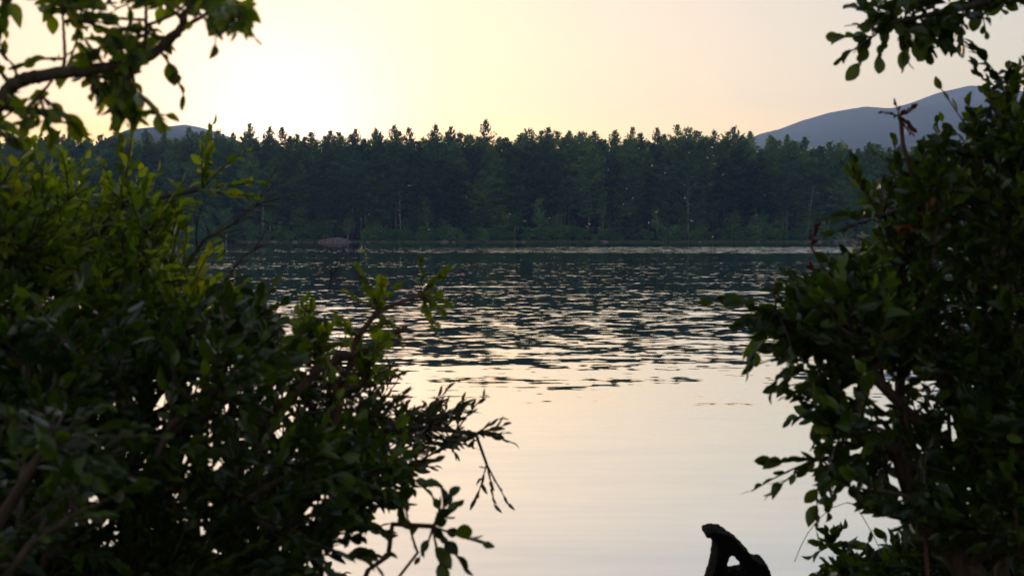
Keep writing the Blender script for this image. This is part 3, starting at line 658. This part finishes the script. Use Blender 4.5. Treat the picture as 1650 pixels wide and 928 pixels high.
# --- overhanging tree, upper left: trunk stands outside the frame
def over_tree(name, label, root, trunk_pts, branches, regions, extra, leaf, kind, size, ln, nleaf, seed, droop, r0):
    t = empty(name, tuple(root)); rg = np.random.default_rng(seed)
    P = np.array([root] + [at(*q) for q in trunk_pts]); tr = Acc(); s = np.linspace(0, 1, len(P)); q = np.linspace(0, 1, 40)
    Q = np.stack([np.interp(q, s, P[:, i]) for i in range(3)], 1)
    for _ in range(4): Q[1:-1] = (Q[:-2] + 2 * Q[1:-1] + Q[2:]) / 4
    tube(tr, Q, np.linspace(r0 * 2.2, r0, 40), 12); obj('trunk', tr.mesh('trunk', M['bark'], True, root), t)
    nodes = [np.array(root, float)]; lv = Acc(); tw = Acc(); allp = []
    br = Acc()
    for pts, ra, rb in branches:
        P = np.array([at(*q) for q in pts]); s = np.linspace(0, 1, len(P)); q = np.linspace(0, 1, 10 * len(P))
        Q = np.stack([np.interp(q, s, P[:, i]) for i in range(3)], 1)
        for _ in range(6): Q[1:-1] = (Q[:-2] + 2 * Q[1:-1] + Q[2:]) / 4
        Q[1:-1] += rg.normal(0, ra * 0.08, (len(Q) - 2, 3))
        b = Acc(); tube(b, Q, np.linspace(ra, rb, len(Q)), 8); obj('branch', b.mesh('branch', M['bark'], True, root), t); allp.append(Q)
    A = np.concatenate(allp); tips = [(at(*e[:3]) - unit(e[3]) * size * 0.8, e[3]) for e in extra]
    for poly, d0, d1, cnt in regions:
        xs_ = [p_[0] for p_ in poly]; ys_ = [p_[1] for p_ in poly]; k = 0
        while k < cnt:
            u, v = rg.uniform(min(xs_), max(xs_)), rg.uniform(min(ys_), max(ys_))
            if in_poly(u, v, poly): tips.append((at(u, v, rg.uniform(d0, d1)), None)); k += 1
    tips.sort(key=lambda e: np.min(np.linalg.norm(A - e[0], axis=1)))
    for P, D in tips:
        dd = np.linalg.norm(A - P, axis=1); j = int(np.argmin(dd)); B = A[j]; seg = dd[j]; d = unit(P - B) if D is None else unit(np.array(D, float))
        E = P - d * ln * 0.8 if seg > ln else B
        if seg > ln:
            z = np.linspace(0, 1, 7); T = B + (E - B) * z[:, None] + rg.normal(0, 0.08, 3) * seg * np.sin(z * 3.14)[:, None]
            tube(tw, T, 0.0028 * (1 - z * 0.5), 5, cap=False); A = np.vstack([A, T[1:]])
        sprig(lv, None, tw, E, d, ln * rg.uniform(0.8, 1.2), max(3, int(nleaf * rg.uniform(0.7, 1.2))), size, kind, rg, rg.uniform(0.2, 0.8), droop, 0.5)
    obj('twigs', tw.mesh('twigs', M['bark'], True, root), t); obj('foliage', lv.mesh('foliage', M[leaf], True, root), t)
    return tag(t, label, 'tree')
D1 = 2.1
over_tree('tree', 'tree leaning in from the left, one thick bough crossing the sky under its leaves', (-1.55, 2.1, gz(-1.55, 2.1)), [(-330, 700, D1), (-230, 420, D1), (-200, 100, D1 + .1), (-230, -300, D1 + .2)],
          [([(-225, 380, D1), (-60, 240, D1), (0, 165, D1), (22, 135, D1), (60, 122, D1), (150, 112, D1), (205, 106, D1), (250, 88, D1), (290, 50, D1), (300, 20, D1), (330, -60, D1)], 0.0135, 0.005),
           ([(250, 88, D1), (270, 60, D1), (320, 30, D1), (380, 0, D1)], 0.006, 0.002),
           ([(100, 118, D1), (105, 95, D1), (102, 40, D1), (98, -20, D1)], 0.0035, 0.0015),
           ([(230, 96, D1), (236, 45, D1), (234, -30, D1)], 0.004, 0.002),
           ([(240, 40, D1), (280, 25, D1), (320, -10, D1)], 0.003, 0.0015),
           ([(0, 165, D1), (40, 180, D1), (85, 130, D1)], 0.005, 0.002)],
          [([(115, 30), (210, 30), (270, 60), (230, 95), (130, 100)], 1.95, 2.25, 26), ([(60, -30), (190, -30), (190, 10), (130, 30), (70, 15)], 1.95, 2.3, 22), ([(190, -30), (390, -30), (385, 20), (330, 25), (230, 10)], 1.95, 2.3, 26),
           ([(325, 0), (390, 0), (385, 50), (335, 62)], 1.75, 1.95, 12), ([(125, 125), (190, 135), (215, 150), (255, 170), (205, 178), (150, 140)], 2.05, 2.2, 20), ([(-80, 150), (30, 150), (85, 180), (60, 205), (20, 230), (-80, 240)], 1.9, 2.3, 26), ([(-60, 10), (-10, 30), (5, 90), (-60, 110)], 2.0, 2.2, 10)],
          [(420, 38, 1.85, (0.8, 0, -0.7)), (408, 45, 1.9, (0.6, 0, -0.8)), (265, 178, 2.1, (1, 0, 0.0)), (225, 195, 2.1, (0.1, 0, -1)), (268, 98, 2.1, (0.6, 0, -.7)), (100, 178, 2.1, (0.8, 0, -0.5)), (85, 200, 2.1, (0.3, 0, -1)), (72, 92, 2.1, (-1, 0, 0.1)), (190, 45, 2.1, (0, 0, 1)), (10, 35, 2.1, (0, 0, -1))],
          'shrub', 'oval', 0.034, 0.07, 6, 21, 0.12, 0.05)
D2 = 3.0
over_tree('tree', 'tree reaching in at the upper right corner, rounded leaves hanging from its bough', (2.05, 3.2, gz(2.05, 3.2)), [(2150, 500, D2), (2050, 100, D2), (2020, -400, D2)],
          [([(2050, 100, D2), (1850, -30, D2), (1700, -20, D2), (1600, 2, D2), (1500, 25, D2), (1440, 35, D2), (1405, 60, D2)], 0.014, 0.002), ([(1700, -5, D2), (1600, -15, D2), (1480, -5, D2), (1420, 5, D2)], 0.005, 0.0015)],
          [([(1395, 12), (1440, -10), (1800, -60), (1800, 0), (1660, 4), (1580, 18), (1480, 42), (1410, 45)], 2.9, 3.2, 95), ([(1430, 35), (1500, 40), (1590, 22), (1570, 40), (1500, 65), (1450, 68)], 2.9, 3.2, 16)],
          [(1375, 80, 3.0, (-0.8, 0, -0.6)), (1390, 92, 3.0, (-0.4, 0, -0.9)), (1372, 55, 3.0, (-1, 0, 0)), (1440, 98, 3.0, (-0.3, 0, -1)), (1455, 108, 3.0, (0, 0, -1)), (1484, 104, 3.0, (0.1, 0, -1)), (1500, 92, 3.0, (0.5, 0, -1)), (1385, 25, 3.0, (-1, 0, 0.3)), (1525, 78, 3.0, (0.6, 0, -0.8)), (1590, 42, 3.0, (0.2, 0, -1))],
          'shrub_dark', 'round', 0.042, 0.06, 6, 22, 0.0, 0.05)

# --- right bank
shrub('shrub', 'big leafy shrub at the right rising against the blue ridge', 'shrub', (1.55, 3.6, gz(1.55, 3.6)),
      [([(1900, 40), (1680, 80), (1640, 110), (1600, 150), (1565, 200), (1500, 220), (1460, 250), (1430, 290), (1375, 330), (1390, 370), (1420, 400), (1340, 430), (1270, 460), (1290, 500), (1380, 560), (1480, 620), (1900, 640)], 2.9, 3.9, 1100, 0.05)],
      extra=[(1640, 62, 3.2, (-0.4, 0, 1)), (1600, 90, 3.2, (-0.6, 0, 0.8)), (1570, 138, 3.2, (-1, 0, 0.4)), (1548, 168, 3.2, (-1, 0, 0.3)), (1512, 188, 3.2, (-1, 0, 0.2)), (1530, 205, 3.2, (-.8, 0, 0.6)), (1437, 212, 3.2, (-0.2, 0, 1)), (1445, 235, 3.2, (0, 0, 1)), (1470, 225, 3.2, (0, 0, 1)), (1500, 235, 3.2, (-.3, 0, 1)),
             (1350, 318, 3.2, (-1, 0, 0.2)), (1375, 305, 3.2, (-.5, 0, 0.9)), (1400, 285, 3.2, (-.5, 0, 0.9)), (1345, 372, 3.2, (-1, 0, -0.2)), (1420, 262, 3.2, (-.5, 0, .9))],
      guides=[[(1650, 900, 3.5), (1620, 600, 3.4), (1560, 350, 3.3), (1620, 150, 3.3)], [(1600, 800, 3.4), (1480, 500, 3.3), (1420, 350, 3.3)]], leaf='shrub_dark', size=0.048, seed=31, upn=0.5)
shrub('shrub', 'open lower shrub at the right, leaf sprays silhouetted on pale water', 'shrub', (1.35, 3.2, gz(1.35, 3.2)),
      [([(1215, 500), (1240, 480), (1300, 465), (1320, 560), (1250, 568), (1215, 545)], 2.9, 3.1, 30, 0.0),
       ([(1285, 460), (1360, 440), (1480, 520), (1460, 570), (1370, 560), (1310, 540), (1280, 515)], 2.8, 3.3, 130, 0.1),
       ([(1290, 600), (1340, 560), (1420, 620), (1480, 600), (1700, 580), (1700, 860), (1480, 870), (1420, 830), (1400, 800), (1330, 770), (1300, 700)], 2.7, 3.5, 210, 0.6),
       ([(1560, 600), (1800, 560), (1800, 900), (1560, 860)], 2.7, 3.6, 220, 0.3)],
      extra=[(1223, 530, 3.0, (-1, 0, 0.2)), (1223, 568, 3.0, (-0.6, 0, -0.8)), (1250, 570, 3.0, (0, 0, -1)), (1263, 520, 3.0, (-1, 0, 0)), (1283, 540, 3.0, (-.7, 0, -.4)), (1228, 548, 3., (-1, 0, -.2)),
             (1249, 632, 3.0, (-0.9, 0, -0.2)), (1269, 615, 3.0, (-1, 0, 0.2)), (1264, 645, 3.0, (-0.5, 0, -1)), (1303, 575, 3.0, (-1, 0, 0.1)), (1299, 680, 3.0, (-1, 0, 0.1)), (1296, 738, 3.0, (-1, 0, -0.5)), (1314, 700, 3.0, (-1, 0, 0)), (1300, 785, 3.0, (-1, 0, -0.3)), (1330, 800, 3.0, (-0.1, 0, -1)),
             (1310, 768, 3.0, (-1, 0, 0)), (1360, 790, 3.0, (0.2, 0, -1)), (1390, 805, 3.0, (-.5, 0, -.8)), (1309, 650, 3.0, (-.6, 0, -.6)), (1320, 640, 3.0, (-.3, 0, -.9)), (1294, 610, 3., (-1, 0, 0))],
      guides=[[(1560, 900, 3.2), (1500, 700, 3.1), (1400, 600, 3.05), (1320, 560, 3.0), (1250, 500, 3.0)], [(1540, 880, 3.2), (1420, 740, 3.1), (1330, 740, 3.05)]], leaf='shrub_dark', size=0.05, ln=0.12, nleaf=7, seed=32, upn=0.3)
shrub('sapling', 'dark red leaved shoot standing up before the blue ridge', 'sapling', (1.0, 3.25, gz(1.0, 3.25)), [],
      extra=[(1447, 172, 3.2, (-0.2, 0, 1)), (1455, 175, 3.2, (0.6, 0, 0.6)), (1440, 172, 3.2, (-0.8, 0, 0.3)), (1465, 190, 3.2, (0.5, 0, -0.4)), (1470, 205, 3.2, (0.6, 0, -0.7))],
      guides=[[(1520, 600, 3.2), (1480, 350, 3.2), (1460, 230, 3.2), (1457, 200, 3.2), (1452, 185, 3.2)]], leaf='red', size=0.024, ln=0.04, nleaf=5, seed=33, bark='redbark', upn=0.2)
shrub('sapling', 'dark red leaved shoot beside the right shrub, before the glittering water streak', 'sapling', (0.95, 3.15, gz(0.95, 3.15)), [],
      extra=[(1316, 382, 3.1, (0.1, 0, 1)), (1300, 410, 3.1, (-0.8, 0, 0.4)), (1310, 425, 3.1, (0.5, 0, 0.5)), (1330, 430, 3.1, (0.8, 0, 0.3)), (1296, 432, 3.1, (-0.8, 0, -0.2))],
      guides=[[(1480, 800, 3.1), (1380, 560, 3.1), (1330, 450, 3.1), (1312, 400, 3.1)]], leaf='red', size=0.034, ln=0.05, nleaf=4, seed=34, bark='redbark', upn=0.2)
shrub('sapling', 'sprig of orange turned leaves inside the right shrub level with the far bank', 'sapling', (1.2, 3.0, gz(1.2, 3.0)), [],
      extra=[(1478, 345, 2.95, (0.1, 0, 1)), (1450, 372, 2.95, (-0.8, 0, 0.2)), (1500, 360, 2.95, (0.8, 0, 0.3))],
      guides=[[(1600, 700, 3.2), (1520, 480, 3.15), (1480, 380, 2.97)]], leaf='orange', size=0.034, ln=0.05, nleaf=5, seed=35)
shrub('seedling', 'low dark seedling leaves standing on the fallen log at the lower right', 'seedling', (1.0, 4.2, 1.5), [],
      extra=[(1322, 850, 4.1, (-0.2, 0, 1)), (1310, 872, 4.1, (-0.9, 0, 0.0)), (1345, 858, 4.1, (0.2, 0, 1)), (1372, 845, 4.1, (0.6, 0, 0.8)), (1390, 862, 4.1, (1, 0, 0.1)), (1335, 880, 4.0, (-0.6, 0, 0.5)), (1375, 880, 4.0, (0.3, 0, 0.8)), (1410, 885, 4.0, (-0.3, 0, 0.9)), (1440, 880, 4.0, (0.2, 0, 0.9)), (1350, 900, 4.0, (-0.8, 0, 0.3)), (1330, 910, 4.0, (-0.8, 0, 0)), (1418, 858, 4.1, (0, 0, 1)), (1306, 888, 4.1, (-0.8, 0, -0.5)), (1360, 862, 4.1, (0, 0, 1))],
      guides=[[(1400, 885, 4.15), (1340, 878, 4.1)]], leaf='shrub_dark', size=0.055, ln=0.05, nleaf=4, seed=36, upn=0.1)
shrub('undergrowth', 'black undergrowth of small leaves over the log in the lower right corner', 'undergrowth', (1.5, 3.9, gz(1.5, 3.9)),
      [([(1335, 895), (1400, 880), (1500, 850), (1600, 830), (1800, 800), (1800, 1000), (1330, 1000)], 3.4, 4.1, 420, 0.0)], leaf='shrub_dark', size=0.05, ln=0.1, seed=37)
# ferns/low growth on the left bottom
shrub('undergrowth', 'dark low undergrowth along the bottom left edge below the shrubs', 'undergrowth', (-0.9, 3.6, gz(-0.9, 3.6)),
      [([(-100, 880), (200, 890), (420, 890), (520, 915), (560, 1000), (-100, 1000)], 3.3, 3.9, 330, 0.0)], leaf='shrub_dark', size=0.045, ln=0.1, seed=38)

def log(pts, r0, r1, name, label, seed):
    rg = np.random.default_rng(seed); P = np.array([at(*p) for p in pts]); s = np.linspace(0, 1, len(P)); q = np.linspace(0, 1, 60)
    Q = np.stack([np.interp(q, s, P[:, i]) for i in range(3)], 1)
    for _ in range(3): Q[1:-1] = (Q[:-2] + 2 * Q[1:-1] + Q[2:]) / 4
    a = Acc(); n = 20; tube(a, Q, np.linspace(r0, r1, 60), n)
    V = np.concatenate(a.V)
    for i in range(len(V)):
        c = Q[min(i // n, 59)]; d = V[i] - c; V[i] = c + d * (1 + 0.28 * noise.fractal(Vector(V[i] * 5), 1, 2, 4))
    a.V = [V]; o = obj(name, a.mesh(name, M['log'], True, Q[0])); o.location = Q[0]; return tag(o, label, 'log')
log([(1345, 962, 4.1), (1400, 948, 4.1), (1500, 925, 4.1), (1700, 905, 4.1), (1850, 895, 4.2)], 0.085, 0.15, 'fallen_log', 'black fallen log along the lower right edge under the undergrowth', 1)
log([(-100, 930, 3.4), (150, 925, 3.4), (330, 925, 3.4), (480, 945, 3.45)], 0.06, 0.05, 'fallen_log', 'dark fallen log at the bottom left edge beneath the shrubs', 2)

# hooked driftwood stump with a hole through it
import bmesh
def stump():
    d = 4.6
    outer = [(1138, 862), (1143, 857), (1152, 856), (1164, 858), (1174, 862), (1183, 868), (1191, 875), (1199, 884), (1208, 893), (1216, 902), (1223, 908), (1229, 909), (1234, 907), (1237, 912), (1241, 922), (1250, 945), (1262, 990), (1130, 990), (1143, 940), (1150, 925), (1154, 905), (1157, 890), (1157, 876), (1153, 871), (1146, 869), (1139, 867)]
    hole = [(1174, 898), (1181, 893), (1188, 900), (1194, 908), (1200, 914), (1206, 923), (1198, 926), (1186, 927), (1173, 925), (1171, 910)]
    bm = bmesh.new()
    def ring(pts, dep, shrink, cen):
        vs_ = []
        for (u, v) in pts:
            u2 = cen[0] + (u - cen[0]) * shrink; v2 = cen[1] + (v - cen[1]) * shrink
            P = at(u2, v2, d); P = P + np.array([0, dep, 0]); vs_.append(bm.verts.new(P))
        return vs_
    eds = []
    co = (1185, 915); ch = (1187, 912)
    front = ring(outer, 0.0, 1.0, co); fh = ring(hole, 0.0, 1.0, ch)
    for r_ in (front, fh):
        for i in range(len(r_)): eds.append(bm.edges.new((r_[i], r_[(i + 1) % len(r_)])))
    bmesh.ops.triangle_fill(bm, edges=eds, use_beauty=True)
    geom = bm.faces[:] ; r = bmesh.ops.extrude_face_region(bm, geom=geom)
    for v in [g for g in r['geom'] if isinstance(g, bmesh.types.BMVert)]: v.co += Vector((0.0, 0.14, 0))
    bmesh.ops.recalc_face_normals(bm, faces=bm.faces)
    me = bpy.data.meshes.new('driftwood'); bm.to_mesh(me); bm.free(); me.materials.append(M['log'])
    o = obj('driftwood_stump', me)
    b = o.modifiers.new('remesh', 'REMESH'); b.mode = 'VOXEL'; b.voxel_size = 0.0045; b.use_smooth_shade = True
    b = o.modifiers.new('round', 'SMOOTH'); b.factor = 0.6; b.iterations = 10
    dg = bpy.context.evaluated_depsgraph_get(); me2 = bpy.data.meshes.new_from_object(o.evaluated_get(dg)); o.modifiers.clear(); o.data = me2
    me2.materials.clear(); me2.materials.append(M['log'])
    for v in me2.vertices: v.co += v.normal * (0.005 * noise.fractal(Vector((v.co.x * 22, v.co.y * 22, v.co.z * 7)), 1, 2, 4) + 0.004 * noise.noise(v.co * 90))
    base = at(1190, 990, d)
    for v in me2.vertices:
        v.co -= Vector(base)
    o.location = base
    return tag(o, 'black hooked driftwood stump with a hole through it, at the bottom edge over the water', 'stump')
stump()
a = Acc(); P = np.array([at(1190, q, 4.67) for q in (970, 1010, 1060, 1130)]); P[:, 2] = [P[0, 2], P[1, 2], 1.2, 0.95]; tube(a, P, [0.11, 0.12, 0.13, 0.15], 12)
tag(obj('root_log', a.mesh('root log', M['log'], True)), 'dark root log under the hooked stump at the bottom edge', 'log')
# bent grass blade
a = Acc(); P = np.array([at(u, v, 4.0) for u, v in [(1280, 905), (1290, 880), (1302, 858), (1320, 835), (1340, 818), (1365, 809), (1376, 812), (1390, 832), (1405, 858), (1425, 900)]])
tube(a, P, np.full(len(P), 0.0011), 5); tag(obj('grass_stalk', a.mesh('grass stalk', M['bark'])), 'single thin bent grass stalk arching over the pale water left of the log', 'grass stalk')

# insects in the air over the lake
m, Nn, Ll, o_ = mat('pale insect'); p = Nn('ShaderNodeBsdfPrincipled'); p.inputs['Base Color'].default_value = (0.75, 0.7, 0.6, 1)
tl = Nn('ShaderNodeBsdfTranslucent'); tl.inputs[0].default_value = (0.9, 0.85, 0.7, 1); ms = Nn('ShaderNodeMixShader'); ms.inputs[0].default_value = 0.6
Ll(p.outputs[0], ms.inputs[1]); Ll(tl.outputs[0], ms.inputs[2]); Ll(ms.outputs[0], o_.inputs['Surface']); M['insect'] = m
ba = Acc(); z = np.linspace(0, 1, 6); tube(ba, np.stack([z * 0.012 - 0.006, 0 * z, 0.001 * np.sin(z * 3.1)], 1), 0.0004 + 0.0012 * np.sin(z * 3.0), 6)
wa = Acc()
for s_ in (-1, 1):
    th = np.linspace(0, 6.28, 9)[:-1]; V = np.stack([0.001 + 0.004 * np.cos(th), s_ * (0.006 + 0.0055 * np.sin(th)), 0.004 + 0.003 * np.sin(th)], 1); wa.add(V, [np.arange(8)[None]])
bme, wme = ba.mesh('insect body', M['insect']), wa.mesh('insect wings', M['insect'])
for (u, v) in [(980, 275), (1010, 305), (1030, 240), (1050, 268), (1072, 280), (1110, 247), (1140, 255), (1150, 252), (1165, 282), (1152, 265), (1102, 298), (1103, 320), (1020, 320), (1015, 345), (1005, 330), (1058, 342), (1115, 357), (1145, 298), (1232, 315), (1255, 238), (1345, 243), (1290, 247), (915, 234), (950, 362), (1045, 360), (945, 366), (1148, 382), (595, 346), (845, 357), (822, 346), (885, 352), (690, 370), (660, 300)]:
    d = random.uniform(9, 14); P = at(u, v, d); t = empty('insect', tuple(P), random.uniform(0, 6.28)); t.rotation_euler = (random.uniform(-.6, .6), random.uniform(-.6, .6), random.uniform(0, 6.28))
    obj('body', bme, t); obj('wing', wme, t); tag(t, 'tiny pale flying insect, a bright speck in front of the dark forest', 'insect', 'insects hovering over the lake')

# ------------------------------------------------------------------ haze
m, Nn, Ll, o_ = mat('evening haze'); v = Nn('ShaderNodeVolumePrincipled')
v.inputs['Color'].default_value = (0.30, 0.47, 1.0, 1); v.inputs['Density'].default_value = 0.0004; v.inputs['Anisotropy'].default_value = 0.4
Ll(v.outputs[0], o_.inputs['Volume'])
x0, x1, y0, y1, z0, z1 = -1900, 1900, -420, 2000, -3.2, 185
V = [(x, y, z) for z in (z0, z1) for y in (y0, y1) for x in (x0, x1)]
F = np.array([(0, 2, 3, 1), (4, 5, 7, 6), (0, 1, 5, 4), (2, 6, 7, 3), (0, 4, 6, 2), (1, 3, 7, 5)])
tag(obj('haze', np_mesh('haze', V, [F], m)), 'thin evening haze over the lake', 'haze', kind='stuff')
print('pines', npine)
